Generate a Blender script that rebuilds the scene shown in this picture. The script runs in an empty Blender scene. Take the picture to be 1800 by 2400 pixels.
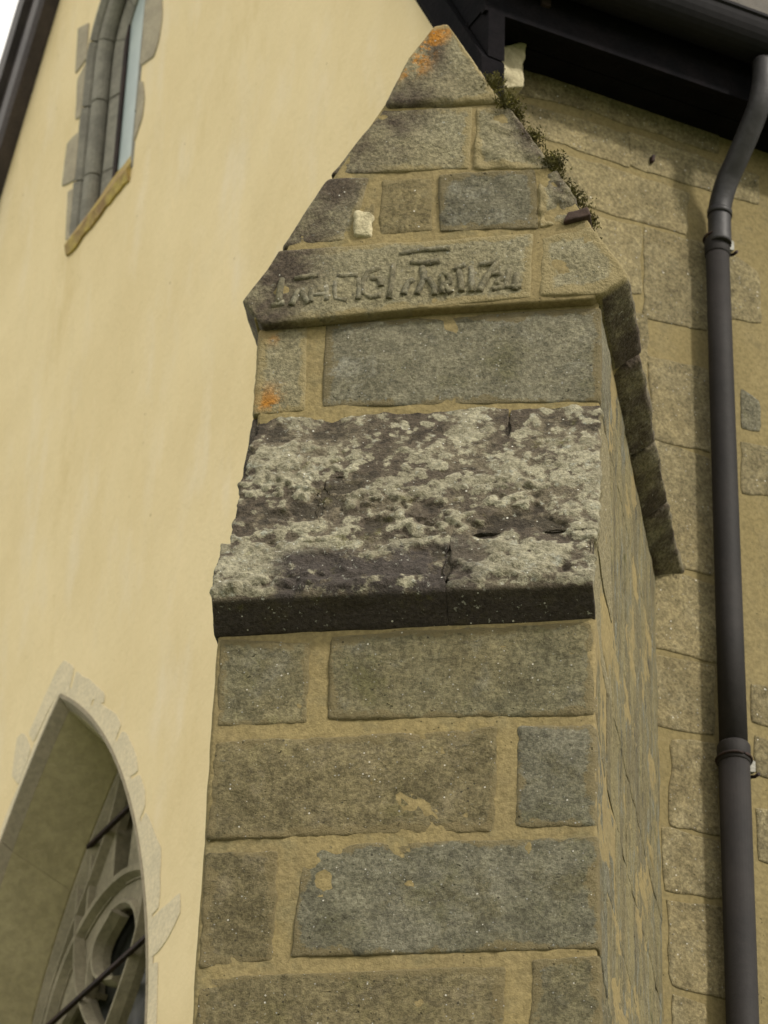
import bpy, math, random
import numpy as np
from mathutils import Vector
from mathutils.geometry import tessellate_polygon

random.seed(4)
R = math.radians
S = bpy.context.scene
COL = S.collection

# ------------------------------------------------------------------ camera
def azv(a):
    return np.array([math.sin(R(a)), math.cos(R(a)), 0.0])

cam_data = bpy.data.cameras.new('camera')
cam = bpy.data.objects.new('camera', cam_data)
COL.objects.link(cam)
S.camera = cam
from mathutils import Matrix
cam.matrix_world = (Matrix.Translation((0, 0, 1.6)) @ Matrix.Rotation(R(90 + 35.0), 4, 'X')
                    @ Matrix.Rotation(R(1.95), 4, 'Z'))
cam_data.sensor_fit = 'VERTICAL'
cam_data.sensor_height = 24.0
cam_data.lens = 84.0
cam_data.clip_end = 3000
cam_data.dof.use_dof = True
cam_data.dof.focus_distance = 8.3
cam_data.dof.aperture_fstop = 5.0

# ------------------------------------------------------------------ sky and sun
SUN_AZ, SUN_EL = 131.0, 37.0
world = bpy.data.worlds.new('World')
S.world = world
world.use_nodes = True
wn = world.node_tree
bg = wn.nodes['Background']
sky = wn.nodes.new('ShaderNodeTexSky')
sky.sky_type = 'NISHITA'
sky.sun_disc = False
sky.sun_elevation = R(SUN_EL)
sky.sun_rotation = R(SUN_AZ)
sky.dust_density = 2.0
sky.air_density = 0.8
sky.ozone_density = 0.3
# a bright veil of high cloud over the clear sky
veil = wn.nodes.new('ShaderNodeMix'); veil.data_type = 'RGBA'; veil.inputs[0].default_value = 0.72
wn.links.new(sky.outputs[0], veil.inputs[6]); veil.inputs[7].default_value = (11.8, 11.2, 9.9, 1)
wn.links.new(veil.outputs[2], bg.inputs[0])
bg.inputs[1].default_value = 0.10
sl = bpy.data.lights.new('sun', 'SUN')
sl.energy = 2.1
sl.angle = R(4.5)
sl.color = (1.0, 0.94, 0.84)
sun = bpy.data.objects.new('sun', sl)
COL.objects.link(sun)
sd = Vector((math.sin(R(SUN_AZ)) * math.cos(R(SUN_EL)), math.cos(R(SUN_AZ)) * math.cos(R(SUN_EL)), math.sin(R(SUN_EL))))
sun.rotation_euler = sd.to_track_quat('Z', 'Y').to_euler()
S.view_settings.view_transform = 'Standard'
S.view_settings.look = 'None'
S.view_settings.gamma = 1.0
S.view_settings.use_curve_mapping = False
S.view_settings.exposure = 0.76
S.cycles.max_bounces = 6
S.cycles.use_denoising = True

# ------------------------------------------------------------------ frames of reference
P0 = np.array([0.50381, 7.04341, 0.0])      # front right arris of the buttress, on the ground
TF = azv(98.0)                              # along the buttress front, to the right
SC = 1.041                                  # the church is laid out in units of 1.041 m
C0 = np.array([0.21785, 8.20646, -0.0656])  # outer corner of the church
DR, NR = azv(62.5), azv(152.5)              # side wall: direction and outward normal
DL, NL = azv(-28.4), azv(-118.4)            # gable wall
UP = np.array([0, 0, 1.0])

def BW(u, d, z):
    """buttress frame: u to the right, d into the building, z up"""
    u = np.asarray(u, float); d = np.asarray(d, float); z = np.asarray(z, float)
    a = np.radians(11.2)
    n8 = azv(8.0)
    dn = np.minimum(d, 0.25); dr = d - dn
    x = P0[0] + TF[0] * u + n8[0] * dn + np.sin(a) * dr
    y = P0[1] + TF[1] * u + n8[1] * dn + np.cos(a) * dr
    return np.stack([x, y, z + 0 * x], -1)

def RW(t, z, off=0.0):
    return C0 + (DR * t + NR * off + UP * z) * SC

def LW(t, z, off=0.0):
    """off > 0 goes into the gable wall"""
    return C0 + (DL * t - NL * off + UP * z) * SC

# ------------------------------------------------------------------ numpy noise
def _hash(i, j, k, s):
    n = (i * 374761393 + j * 668265263 + k * 2147483647 + s * 974711) & 0xffffffff
    n = ((n ^ (n >> 13)) * 1274126177) & 0xffffffff
    n = ((n ^ (n >> 16)) * 2246822519) & 0xffffffff
    return ((n ^ (n >> 15)) & 0xffffff) / float(0xffffff)

def vnoise(p, s=0):
    f = np.floor(p).astype(np.int64); t = p - f; t = t * t * (3 - 2 * t)
    r = 0
    for a in (0, 1):
        for b in (0, 1):
            for c in (0, 1):
                w = (t[:, 0] if a else 1 - t[:, 0]) * (t[:, 1] if b else 1 - t[:, 1]) * (t[:, 2] if c else 1 - t[:, 2])
                r = r + w * _hash(f[:, 0] + a, f[:, 1] + b, f[:, 2] + c, s)
    return r * 2 - 1

def fbm(p, sc, s=0, o=3):
    r = 0; amp = 1; tot = 0
    for i in range(o):
        r = r + amp * vnoise(p * sc + 17.3 * i, s + i); tot += amp; amp *= .5; sc *= 2.03
    return r / tot

def worley(p, sc, s=0):
    q = p * sc; f = np.floor(q).astype(np.int64); best = np.full(len(q), 9.)
    for a in (-1, 0, 1):
        for b in (-1, 0, 1):
            for c in (-1, 0, 1):
                g = f + np.array([a, b, c])
                o = np.stack([_hash(g[:, 0], g[:, 1], g[:, 2], s + m) for m in (1, 2, 3)], -1)
                best = np.minimum(best, ((g + o - q) ** 2).sum(1))
    return np.sqrt(best)

def smooth(a, b, x):
    t = np.clip((x - a) / (b - a), 0, 1); return t * t * (3 - 2 * t)

# ------------------------------------------------------------------ materials
class NT:
    def __init__(self, name):
        self.m = bpy.data.materials.new(name); self.m.use_nodes = True
        self.t = self.m.node_tree; self.b = self.t.nodes['Principled BSDF']
        self.tc = self.t.nodes.new('ShaderNodeTexCoord')
    def n(self, ty, **kw):
        x = self.t.nodes.new(ty)
        for k, v in kw.items(): setattr(x, k, v)
        return x
    def link(self, a, b): self.t.links.new(a, b)
    def co(self, scale=(1, 1, 1), loc=(0, 0, 0), rot=(0, 0, 0)):
        mp = self.n('ShaderNodeMapping')
        mp.inputs['Scale'].default_value = scale; mp.inputs['Location'].default_value = loc
        mp.inputs['Rotation'].default_value = rot
        self.link(self.tc.outputs['Object'], mp.inputs[0]); return mp.outputs[0]
    def noise(self, scale, detail=4, rough=.55, vec=None, dist=0.0):
        x = self.n('ShaderNodeTexNoise'); x.inputs['Scale'].default_value = scale
        x.inputs['Detail'].default_value = detail; x.inputs['Roughness'].default_value = rough
        x.inputs['Distortion'].default_value = dist
        self.link(vec if vec is not None else self.tc.outputs['Object'], x.inputs['Vector']); return x.outputs[0]
    def voro(self, scale, feature='F1', vec=None):
        x = self.n('ShaderNodeTexVoronoi', feature=feature); x.inputs['Scale'].default_value = scale
        self.link(vec if vec is not None else self.tc.outputs['Object'], x.inputs['Vector']); return x.outputs[0]
    def specks(self, scale, rad, share):
        x = self.n('ShaderNodeTexVoronoi'); x.inputs['Scale'].default_value = scale
        self.link(self.tc.outputs['Object'], x.inputs['Vector'])
        sep = self.n('ShaderNodeSeparateColor'); self.link(x.outputs['Color'], sep.inputs[0])
        on = self.ramp(sep.outputs[0], 1 - share, 1 - share + .02)
        r = self.math('MULTIPLY', sep.outputs[1], rad)
        d = self.math('SUBTRACT', self.math('ADD', r, rad * .5), x.outputs['Distance'])
        return self.math('MULTIPLY', on, self.ramp(d, 0.0, .08))
    def ramp(self, v, a, b, lo=0.0, hi=1.0):
        x = self.n('ShaderNodeMapRange', interpolation_type='SMOOTHSTEP')
        x.inputs[1].default_value = a; x.inputs[2].default_value = b
        x.inputs[3].default_value = lo; x.inputs[4].default_value = hi
        self.link(v, x.inputs[0]); return x.outputs[0]
    def math(self, op, a, b):
        x = self.n('ShaderNodeMath', operation=op)
        for i, v in enumerate((a, b)):
            if isinstance(v, (int, float)): x.inputs[i].default_value = v
            else: self.link(v, x.inputs[i])
        return x.outputs[0]
    def mix(self, f, a, b, mode='MIX'):
        x = self.n('ShaderNodeMix', data_type='RGBA', blend_type=mode)
        if isinstance(f, (int, float)): x.inputs[0].default_value = f
        else: self.link(f, x.inputs[0])
        for i, v in ((6, a), (7, b)):
            if isinstance(v, tuple): x.inputs[i].default_value = (*v, 1)
            else: self.link(v, x.inputs[i])
        return x.outputs[2]
    def scale(self, col, v):
        x = self.n('ShaderNodeVectorMath', operation='SCALE')
        self.link(col, x.inputs[0])
        if isinstance(v, (int, float)): x.inputs[3].default_value = v
        else: self.link(v, x.inputs[3])
        return x.outputs[0]
    def bump(self, h, dist, strength=1.0, prev=None):
        x = self.n('ShaderNodeBump'); x.inputs['Distance'].default_value = dist
        x.inputs['Strength'].default_value = strength
        self.link(h, x.inputs['Height'])
        if prev is not None: self.link(prev, x.inputs['Normal'])
        return x.outputs[0]
    def out(self, col, rough=.9, nrm=None, spec=.25, metal=0.0):
        if isinstance(col, tuple): self.b.inputs['Base Color'].default_value = (*col, 1)
        else: self.link(col, self.b.inputs['Base Color'])
        if isinstance(rough, (int, float)): self.b.inputs['Roughness'].default_value = rough
        else: self.link(rough, self.b.inputs['Roughness'])
        self.b.inputs['Specular IOR Level'].default_value = spec
        self.b.inputs['Metallic'].default_value = metal
        if nrm is not None: self.link(nrm, self.b.inputs['Normal'])
        return self.m
    def rand(self):
        return self.n('ShaderNodeObjectInfo').outputs['Random']

AGE = 0.47      # soot and damp have taken the masonry well below clean stone
def stone_mat(name, c1, c2, c3, moss=(.13, .125, .03), mossy=.5, specks=1.0, bumps=1.0, varv=.25):
    m = NT(name)
    rnd = m.rand()
    base = m.mix(m.ramp(m.noise(3.1, 5, .6), .35, .66), c1, c2)
    base = m.scale(base, m.ramp(m.noise(2.2, 7, .7, dist=.6), .3, .7, .74, 1.2))
    base = m.mix(m.ramp(m.noise(9.0, 5, .65, dist=.4), .5, .68), base, c3)
    base = m.mix(m.math('MULTIPLY', m.ramp(m.noise(6.0, 6, .7), .54, .7), mossy), base, moss)
    grain = m.noise(95, 3, .7)
    base = m.scale(base, m.ramp(grain, .34, .66, .70, 1.30))
    base = m.scale(base, m.ramp(m.noise(24, 6, .75), .3, .7, .74, 1.26))
    base = m.scale(base, m.math('ADD', m.math('MULTIPLY', rnd, varv), 1 - varv / 2))
    sm = m.n('ShaderNodeVertexColor', layer_name='smear').outputs[0]
    smk = m.ramp(m.math('ADD', sm, m.math('MULTIPLY', m.math('SUBTRACT', m.noise(9, 7, .72), .5), 2.4)), .62, .80)
    base = m.mix(m.math('MULTIPLY', smk, .8), base, m.mix(m.noise(5, 4), (.45, .355, .175), (.40, .33, .17)))
    sp = m.noise(88, 3, .6)
    spm = m.math('MULTIPLY', m.ramp(sp, .64, .72), m.ramp(m.noise(9, 5, .7), .42, .62))
    base = m.mix(m.math('MULTIPLY', spm, .75 * specks), base, (.52, .52, .42))
    base = m.mix(m.specks(75, .15, .14), base, (1.3, 1.25, 1.1))
    base = m.mix(m.specks(120, .2, .12), base, (.72, .72, .66))
    base = m.mix(m.math('MULTIPLY', m.specks(70, .17, .12), .8), base, (.08, .07, .05))
    pit = m.math('MULTIPLY', m.ramp(m.noise(62, 3, .6), .64, .74), m.ramp(m.noise(6, 4, .7), .46, .62))
    base = m.mix(m.math('MULTIPLY', pit, .8), base, (.045, .038, .024))
    h = m.math('ADD', m.math('MULTIPLY', m.noise(20, 9, .78), 1.3), m.math('MULTIPLY', m.noise(150, 3, .7), .35))
    h = m.math('SUBTRACT', h, m.math('MULTIPLY', pit, .5))
    h = m.math('ADD', h, m.math('MULTIPLY', spm, .25))
    return m.out(m.scale(base, AGE), .93, m.bump(h, .017 * bumps), .2)

M = {}
M['stone'] = stone_mat('weathered_sandstone', (.40, .345, .19), (.33, .30, .18), (.38, .35, .235))
M['stone_brown'] = stone_mat('brown_sandstone', (.40, .335, .18), (.34, .285, .15), (.38, .32, .19), mossy=.35)
M['stone_blue'] = stone_mat('grey_sandstone', (.36, .34, .225), (.43, .405, .29), (.32, .29, .175), specks=1.4)
M['stone_pale'] = stone_mat('pale_lichen_sandstone', (.47, .435, .30), (.39, .36, .24), (.54, .52, .40), specks=2.0, bumps=1.4)
M['stone_ochre'] = stone_mat('ochre_sandstone', (.46, .375, .19), (.40, .345, .19), (.47, .41, .24), mossy=.3, specks=.4, bumps=.7)
M['stone_wall'] = stone_mat('side_wall_stone', (.455, .375, .20), (.385, .325, .18), (.47, .40, .23), mossy=.1, specks=.3, bumps=.6, varv=.2)

def gable_stone(name, orange=False):
    m = NT(name)
    base = m.mix(m.ramp(m.noise(4, 5, .6), .38, .62), (.365, .32, .19), (.41, .37, .235))
    dark = m.ramp(m.noise(7, 5, .7), .36, .60)
    vc = m.n('ShaderNodeVertexColor', layer_name='edge').outputs[0]
    k = m.math('MULTIPLY', vc, m.math('ADD', m.math('MULTIPLY', dark, .75), .22))
    base = m.mix(k, base, (.12, .092, .068))
    if orange:
        o = m.math('MULTIPLY', m.ramp(m.noise(16, 5, .75), .43, .55), m.n('ShaderNodeVertexColor', layer_name='orange').outputs[0])
        base = m.mix(o, base, (.62, .27, .04))
    base = m.scale(base, m.ramp(m.noise(95, 3, .7), .32, .68, .64, 1.36))
    sp = m.math('MULTIPLY', m.ramp(m.noise(80, 3, .6), .63, .70), m.ramp(m.noise(8, 4), .42, .6))
    base = m.mix(m.math('MULTIPLY', sp, .8), base, (.5, .5, .42))
    sm = m.n('ShaderNodeVertexColor', layer_name='smear').outputs[0]
    smk = m.ramp(m.math('ADD', sm, m.math('MULTIPLY', m.math('SUBTRACT', m.noise(8, 7, .72), .5), 2.4)), .50, .75)
    base = m.mix(m.math('MULTIPLY', smk, m.math('SUBTRACT', .8, m.math('MULTIPLY', vc, .8))), base, (.46, .37, .18))
    base = m.mix(m.specks(75, .14, .08), base, (.95, .92, .8))
    base = m.mix(m.math('MULTIPLY', m.specks(70, .17, .10), .8), base, (.08, .07, .05))
    h = m.math('ADD', m.noise(30, 5, .7), m.math('MULTIPLY', m.noise(110, 3, .7), .5))
    return m.out(m.scale(base, AGE), .93, m.bump(h, .009), .2)
M['gable'] = gable_stone('gable_sandstone')
M['gable_orange'] = gable_stone('gable_sandstone_orange_lichen', True)

def lichen_mat():
    m = NT('lichen_crusted_stone')
    lum = m.n('ShaderNodeVertexColor', layer_name='lump').outputs[0]
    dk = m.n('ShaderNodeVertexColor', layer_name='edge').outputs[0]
    crust = m.mix(m.ramp(m.noise(13, 4, .6), .4, .6), (.50, .465, .325), (.34, .31, .21))
    crust = m.mix(m.ramp(m.noise(30, 4, .7), .55, .7), crust, (.50, .50, .40))
    bare = m.mix(m.ramp(m.noise(8, 4, .6), .4, .6), (.125, .10, .072), (.22, .185, .125))
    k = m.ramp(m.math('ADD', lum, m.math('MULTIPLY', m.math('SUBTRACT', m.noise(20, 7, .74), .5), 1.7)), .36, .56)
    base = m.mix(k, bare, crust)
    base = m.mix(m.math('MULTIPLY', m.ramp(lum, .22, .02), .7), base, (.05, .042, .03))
    base = m.mix(m.math('MULTIPLY', dk, m.ramp(m.noise(12, 5, .7), .62, .50)), base, (.088, .073, .062))  # dark stone band, and the shade painted under the lip
    base = m.mix(m.ramp(m.noise(5.5, 5, .7), .60, .72), base, (.14, .13, .035))
    base = m.mix(m.n('ShaderNodeVertexColor', layer_name='side').outputs[0], base, (.36, .31, .18))
    base = m.scale(base, m.ramp(m.noise(100, 3, .7), .3, .7, .7, 1.3))
    sp = m.math('MULTIPLY', m.ramp(m.noise(75, 3, .6), .63, .70), m.ramp(m.noise(8, 4), .40, .6))
    base = m.mix(m.math('MULTIPLY', sp, .85), base, (.62, .62, .52))
    base = m.mix(m.specks(70, .16, .10), base, (1.0, .98, .86))
    h = m.math('ADD', m.noise(38, 5, .7), m.math('MULTIPLY', m.noise(120, 3, .7), .5))
    return m.out(m.scale(base, .55), .93, m.bump(h, .014), .2)
M['lichen'] = lichen_mat()

def mortar_mat(name, c1, c2, c3, b=1.0):
    m = NT(name)
    base = m.mix(m.ramp(m.noise(3.3, 5, .6), .36, .64), c1, c2)
    base = m.mix(m.ramp(m.noise(8, 6, .7), .5, .7), base, c3)
    base = m.scale(base, m.ramp(m.noise(80, 3, .7), .3, .7, .82, 1.18))
    pit = m.math('MULTIPLY', m.ramp(m.voro(60), .2, .08), m.ramp(m.noise(7.3, 3), .54, .62))
    base = m.mix(m.math('MULTIPLY', pit, .7), base, (.05, .04, .02))
    h = m.math('ADD', m.math('MULTIPLY', m.noise(14, 5, .6), 1.2), m.math('MULTIPLY', m.noise(90, 3, .7), .35))
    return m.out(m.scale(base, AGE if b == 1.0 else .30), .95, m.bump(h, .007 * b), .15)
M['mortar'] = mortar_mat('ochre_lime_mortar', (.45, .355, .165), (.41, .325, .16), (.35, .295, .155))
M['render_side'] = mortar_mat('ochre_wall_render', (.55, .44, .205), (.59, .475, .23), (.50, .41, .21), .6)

def streak_mat():
    m = NT('rubbed_flank_mortar')
    v = m.co(scale=(7, 7, 1.1))
    base = m.mix(m.ramp(m.noise(1.6, 6, .7, v), .4, .6), (.42, .36, .19), (.28, .24, .14))
    base = m.mix(m.ramp(m.noise(4, 6, .7, v), .52, .66), base, (.36, .37, .30))
    base = m.mix(m.ramp(m.noise(2.4, 7, .75, v), .55, .64), base, (.15, .145, .11))
    base = m.mix(m.ramp(m.noise(3, 6, .7), .60, .72), base, (.13, .13, .04))
    base = m.scale(base, m.ramp(m.noise(85, 3, .7), .3, .7, .78, 1.22))
    h = m.math('ADD', m.noise(20, 5, .7), m.math('MULTIPLY', m.noise(100, 3, .7), .5))
    return m.out(m.scale(base, .40), .95, m.bump(h, .010), .15)
M['flank'] = streak_mat()

def cream():
    m = NT('cream_limewashed_render')
    v = m.co(scale=(1, 1, .35), rot=(0.25, 0.1, 0))
    base = m.mix(m.ramp(m.noise(1.6, 4, .5), .3, .7), (.70, .565, .33), (.745, .61, .37))
    base = m.mix(m.ramp(m.noise(5, 5, .6, v), .5, .75), base, (.74, .62, .42))
    base = m.mix(m.ramp(m.noise(2.2, 7, .72, v), .52, .78), base, (.64, .505, .27))
    spot = m.math('MULTIPLY', m.ramp(m.voro(9), .07, .03), m.ramp(m.noise(4, 2), .5, .6))
    base = m.mix(m.math('MULTIPLY', spot, .6), base, (.25, .17, .08))
    h = m.math('ADD', m.math('MULTIPLY', m.noise(4.5, 3, .5, v), 1.3), m.math('MULTIPLY', m.noise(34, 6, .7), .16))
    return m.out(base, .92, m.bump(h, .022), .15)
M['cream'] = cream()

def plain(name, c1, c2, sc=8, rough=.9, b=.003, spec=.25, metal=0., bs=40):
    m = NT(name)
    base = m.mix(m.ramp(m.noise(sc, 5, .6), .35, .65), c1, c2)
    base = m.scale(base, m.ramp(m.noise(sc * 9, 3, .7), .3, .7, .88, 1.12))
    return m.out(base, rough, m.bump(m.noise(bs, 4, .65), b), spec, metal)
M['pale_quoin'] = plain('limewashed_quoin', (.64, .545, .375), (.58, .50, .35), 9, b=.003)
M['grey_quoin'] = plain('grey_quoin', (.37, .32, .23), (.30, .26, .19), 9, b=.004)
M['jamb'] = plain('grey_jamb_stone', (.255, .24, .20), (.19, .178, .15), 12, b=.006)
M['jamb_blue'] = plain('weathered_jamb_edge', (.33, .33, .31), (.25, .24, .21), 14, b=.006)
M['reveal'] = plain('window_reveal_stone', (.36, .31, .18), (.31, .265, .15), 3, b=.003)
M['chamfer'] = plain('window_chamfer_stone', (.30, .25, .175), (.25, .215, .15), 6, b=.003)
M['tracery'] = plain('tracery_stone', (.27, .235, .165), (.20, .175, .12), 6, b=.003)
M['sill'] = plain('lichen_yellow_sill', (.46, .35, .10), (.28, .18, .09), 9, b=.008, bs=60)
M['lead'] = plain('dark_pipe_paint', (.017, .0145, .0135), (.012, .0105, .010), 5, rough=.7, b=.0012, spec=.22)
M['neck'] = plain('weathered_zinc_neck', (.03, .028, .029), (.016, .015, .016), 7, rough=.55, b=.002, spec=.35)
M['gutter'] = plain('dark_gutter_paint', (.012, .011, .012), (.009, .009, .010), 4, rough=.75, b=.0006, spec=.12)
M['soffit'] = plain('black_tarred_boards', (.009, .008, .009), (.006, .006, .007), 9, rough=1.0, b=.003, spec=.03)
M['slate'] = plain('brown_grey_roof_slate', (.06, .052, .04), (.045, .04, .032), 9, rough=.8, b=.004)
M['barge'] = plain('weathered_bargeboard', (.06, .047, .044), (.04, .032, .032), 5, rough=.5, b=.002)
M['iron'] = plain('rusty_iron', (.035, .02, .017), (.02, .014, .013), 30, rough=.8, b=.001)
M['grass_m'] = plain('lawn', (.055, .085, .025), (.075, .095, .035), 2, b=.01)
M['gravel_m'] = plain('pale_gravel', (.34, .30, .23), (.24, .21, .16), 30, b=.01, bs=90)
M['moss'] = plain('yellow_green_moss', (.13, .115, .028), (.055, .05, .02), 30, b=.006, bs=120)
M['plaster'] = plain('pale_crumbling_plaster', (.45, .40, .26), (.30, .265, .165), 20, b=.008, bs=70)
M['shard'] = plain('red_brown_tile', (.055, .032, .024), (.04, .026, .02), 20, b=.004)
M['letters'] = stone_mat('carved_lettering_stone', (.41, .37, .24), (.37, .33, .21), (.45, .42, .30), mossy=.3, specks=.7, bumps=.6, varv=0)
m_ = NT('dark_leaded_glass')
M['glass'] = m_.out(m_.mix(m_.ramp(m_.noise(7, 3), .4, .6), (.035, .036, .03), (.06, .058, .045)), .35, m_.bump(m_.noise(6, 3), .01), .25)
m_ = NT('sky_reflection_pane')
M['glass_pale'] = m_.out(m_.mix(m_.ramp(m_.noise(5, 3), .4, .6), (.36, .42, .42), (.42, .48, .47)), .35, None, .4)  # lancet glass: the sky's pale reflection is put into the base colour

# ------------------------------------------------------------------ object helpers
def link_mesh(name, verts, faces, mat, parent=None, smooth_=False, attrs=None, origin=None):
    me = bpy.data.meshes.new(name)
    v = np.asarray(verts, float)
    o_ = np.zeros(3) if origin is None else np.asarray(origin, float)
    me.from_pydata([tuple(p) for p in v], [], [tuple(int(i) for i in f) for f in faces])
    me.materials.append(mat)
    if smooth_:
        me.polygons.foreach_set('use_smooth', [True] * len(me.polygons))
    if attrs:
        for k, a in attrs.items():
            ca = me.color_attributes.new(k, 'FLOAT_COLOR', 'POINT')
            a = np.clip(np.asarray(a, float), 0, 1)
            ca.data.foreach_set('color', np.stack([a, a, a, np.ones_like(a)], -1).ravel())
    me.update()
    ob = bpy.data.objects.new(name, me)
    COL.objects.link(ob)
    if parent is not None:
        ob.parent = parent
        ob.matrix_parent_inverse = Matrix.Translation(-parent_loc(parent))
    return ob

def parent_loc(p):
    """where the parent's own frame stands: Empties stand at their base, parts keep the world frame"""
    return Vector(p.location) if p.type == 'EMPTY' else Vector((0, 0, 0))

def thing(name, label, cat, loc=(0, 0, 0), group=None):
    o = bpy.data.objects.new(name, None); COL.objects.link(o)
    o.location = loc; o['label'] = label; o['category'] = cat
    o.empty_display_size = .1
    if group: o['group'] = group
    return o

def axis(L, r, res):
    n = max(2, int(round((L - 2 * r) / res)))
    mid = np.linspace(r, L - r, n + 1)
    k = max(1, int(round(r / (res * .5))))
    e = np.linspace(0, r, k + 1)[:-1]
    return np.concatenate([e, mid, L - e[::-1]]) / L

def cube_grid(dims, r, res):
    ax = [axis(d, min(r, d * .4), res if np.isscalar(res) else res[i]) for i, d in enumerate(dims)]
    V = []; Fc = []; off = 0
    for a in range(3):
        b, c = (a + 1) % 3, (a + 2) % 3
        for side in (0, 1):
            A, B = np.meshgrid(ax[b], ax[c], indexing='ij')
            p = np.zeros(A.shape + (3,)); p[..., a] = side; p[..., b] = A; p[..., c] = B
            nb, nc = A.shape
            idx = np.arange(nb * nc).reshape(nb, nc) + off
            q = np.stack([idx[:-1, :-1], idx[1:, :-1], idx[1:, 1:], idx[:-1, 1:]], -1).reshape(-1, 4)
            if side == 0: q = q[:, ::-1]
            V.append(p.reshape(-1, 3)); Fc.append(q); off += nb * nc
    V = np.concatenate(V); Fc = np.concatenate(Fc)
    key = np.round(V * 1e6).astype(np.int64)
    _, first, inv = np.unique(key, axis=0, return_index=True, return_inverse=True)
    return V[first], inv.ravel()[Fc]

def block(name, mapf, dims, mat, parent, res=.012, r=.012, amp=(.004, .002), freq=(9, 45), seed=0, disp=None, attrs=None, flip=False):
    """a rounded, uneven block; mapf takes unit coordinates (a across, b depth, w up) to the world"""
    p, f = cube_grid(dims, r, res)
    D = np.array(dims, float)
    q = (p - .5) * D
    rr = np.minimum(r, D * .4)
    inner = D / 2 - rr
    c = np.clip(q, -inner, inner)
    d = q - c
    L = np.linalg.norm(d / rr, axis=1, keepdims=True)
    dn = d / rr / np.maximum(L, 1e-9)
    w0 = mapf(p)
    a = sum(am * fbm(w0, fr, seed + 31 * i, 3) for i, (am, fr) in enumerate(zip(amp, freq)))
    extra = disp(w0, p) if disp is not None else 0
    q2 = c + dn * rr + dn * (a + extra)[:, None]
    w = mapf(q2 / D + .5)
    at = {k: fn(w0, p) for k, fn in attrs.items()} if attrs else {}
    ed = np.minimum(np.minimum(p[:, 0], 1 - p[:, 0]) * dims[0], np.minimum(p[:, 2], 1 - p[:, 2]) * dims[2])
    at['smear'] = (smooth(.055, .0, ed) * .75 + .17) * (p[:, 1] < .12) + .52 * (p[:, 1] >= .12)
    if flip: f = f[:, ::-1]
    return link_mesh(name, w, f, mat, parent, True, at)

def lerp_poly(pts, w):
    """pts = [(w, a, b)...]; returns a(w), b(w)"""
    P = np.array(pts, float)
    return np.interp(w, P[:, 0], P[:, 1]), np.interp(w, P[:, 0], P[:, 2])

def front_map(left, right, d0, d1):
    """left/right: polylines [(w,u,z)] of the two upright edges; d0, d1 front and back depth"""
    def f(p):
        lu, lz = lerp_poly(left, p[:, 2]); ru, rz = lerp_poly(right, p[:, 2])
        # extrapolate a hair beyond the unit cube
        e = (p[:, 2] - np.clip(p[:, 2], 0, 1)) * abs(left[-1][2] - left[0][2])
        u = lu + (ru - lu) * p[:, 0]; z = lz + (rz - lz) * p[:, 0] + e
        return BW(u, d0 + (d1 - d0) * p[:, 1], z)
    return f

def quad_edges(q):
    (a, b), (c, d), (e, f), (g, h) = q
    return [(0, a, b), (1, g, h)], [(0, c, d), (1, e, f)]

# ================================================================== GROUND
def flat(name, pts, z, mat, kind):
    ob = link_mesh(name, [(x, y, z) for x, y in pts], [tuple(range(len(pts)))], mat)
    ob['kind'] = kind; return ob
flat('ground', [(-900, -900), (900, -900), (900, 900), (-900, 900)], -.02, M['grass_m'], 'structure')
flat('path', [(-9, 2.6), (9, 2.6), (9, 6.2), (-9, 6.2)], -.012, M['gravel_m'], 'structure')

# ================================================================== CHURCH
church = thing('church', 'cream rendered church with pointed windows, steep gable and dark eaves behind the stone buttress', 'church', tuple(C0))
AXW, ZS, WW, RRW = 2.68, 6.25, .885, 2.106          # big window: axis, springing, half width, radius
ZB = 3.7
def arch_pts(axis_t, zs, hw, rr, inset, zb, n=22):
    """open outline from right jamb foot over the apex to left jamb foot as (t, z)"""
    c = rr - hw; r_ = rr - inset
    zt = math.sqrt(max(1e-6, r_ * r_ - c * c))
    amax = math.atan2(zt, c)
    right = [(-(r_ * math.cos(a) - c), zs + r_ * math.sin(a)) for a in np.linspace(0, amax, n)]
    pts = [(-(hw - inset), z) for z in np.linspace(zb, zs, 8)[:-1]] + right
    left = [(-d, z) for d, z in pts[::-1]][1:]
    return [(axis_t + d, z) for d, z in pts + left]

LAX, LZS, LHW, LRR, LZB = 2.745, 11.05, .268, .50, 10.14
big_hole = arch_pts(AXW, ZS, WW, RRW, 0, ZB)
lan_hole = arch_pts(LAX, LZS, LHW, LRR, 0, LZB, 12)

def wall_with_holes(name, outer, holes, to_world, depth, mat, parent):
    loops = [outer] + holes
    flatp = [p for lp in loops for p in lp]
    tris = tessellate_polygon([[Vector((a, b, 0)) for a, b in lp] for lp in loops])
    V = [to_world(a, b, 0) for a, b in flatp] + [to_world(a, b, depth) for a, b in flatp]
    n = len(flatp); Fc = []
    for t in tris:
        a, b, c = t
        Fc.append((a, b, c)); Fc.append((c + n, b + n, a + n))
    s = 0
    for lp in loops:
        m = len(lp)
        for i in range(m):
            j = (i + 1) % m
            Fc.append((s + i, s + j, s + j + n, s + i + n))
        s += m
    ob = link_mesh(name, V, Fc, mat, parent)
    import bmesh
    bm = bmesh.new(); bm.from_mesh(ob.data); bmesh.ops.recalc_face_normals(bm, faces=bm.faces); bm.to_mesh(ob.data); bm.free()
    return ob
RT, RZ = 2.53, 13.21                                    # ridge of the gable wall
outer = [(0.0, -.3), (0.0, 8.736), (RT, RZ), (2 * RT, 8.736), (2 * RT, -.3)]
gable_wall = wall_with_holes('gable_wall', outer, [big_hole, lan_hole], LW, .55, M['cream'], church)
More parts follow.
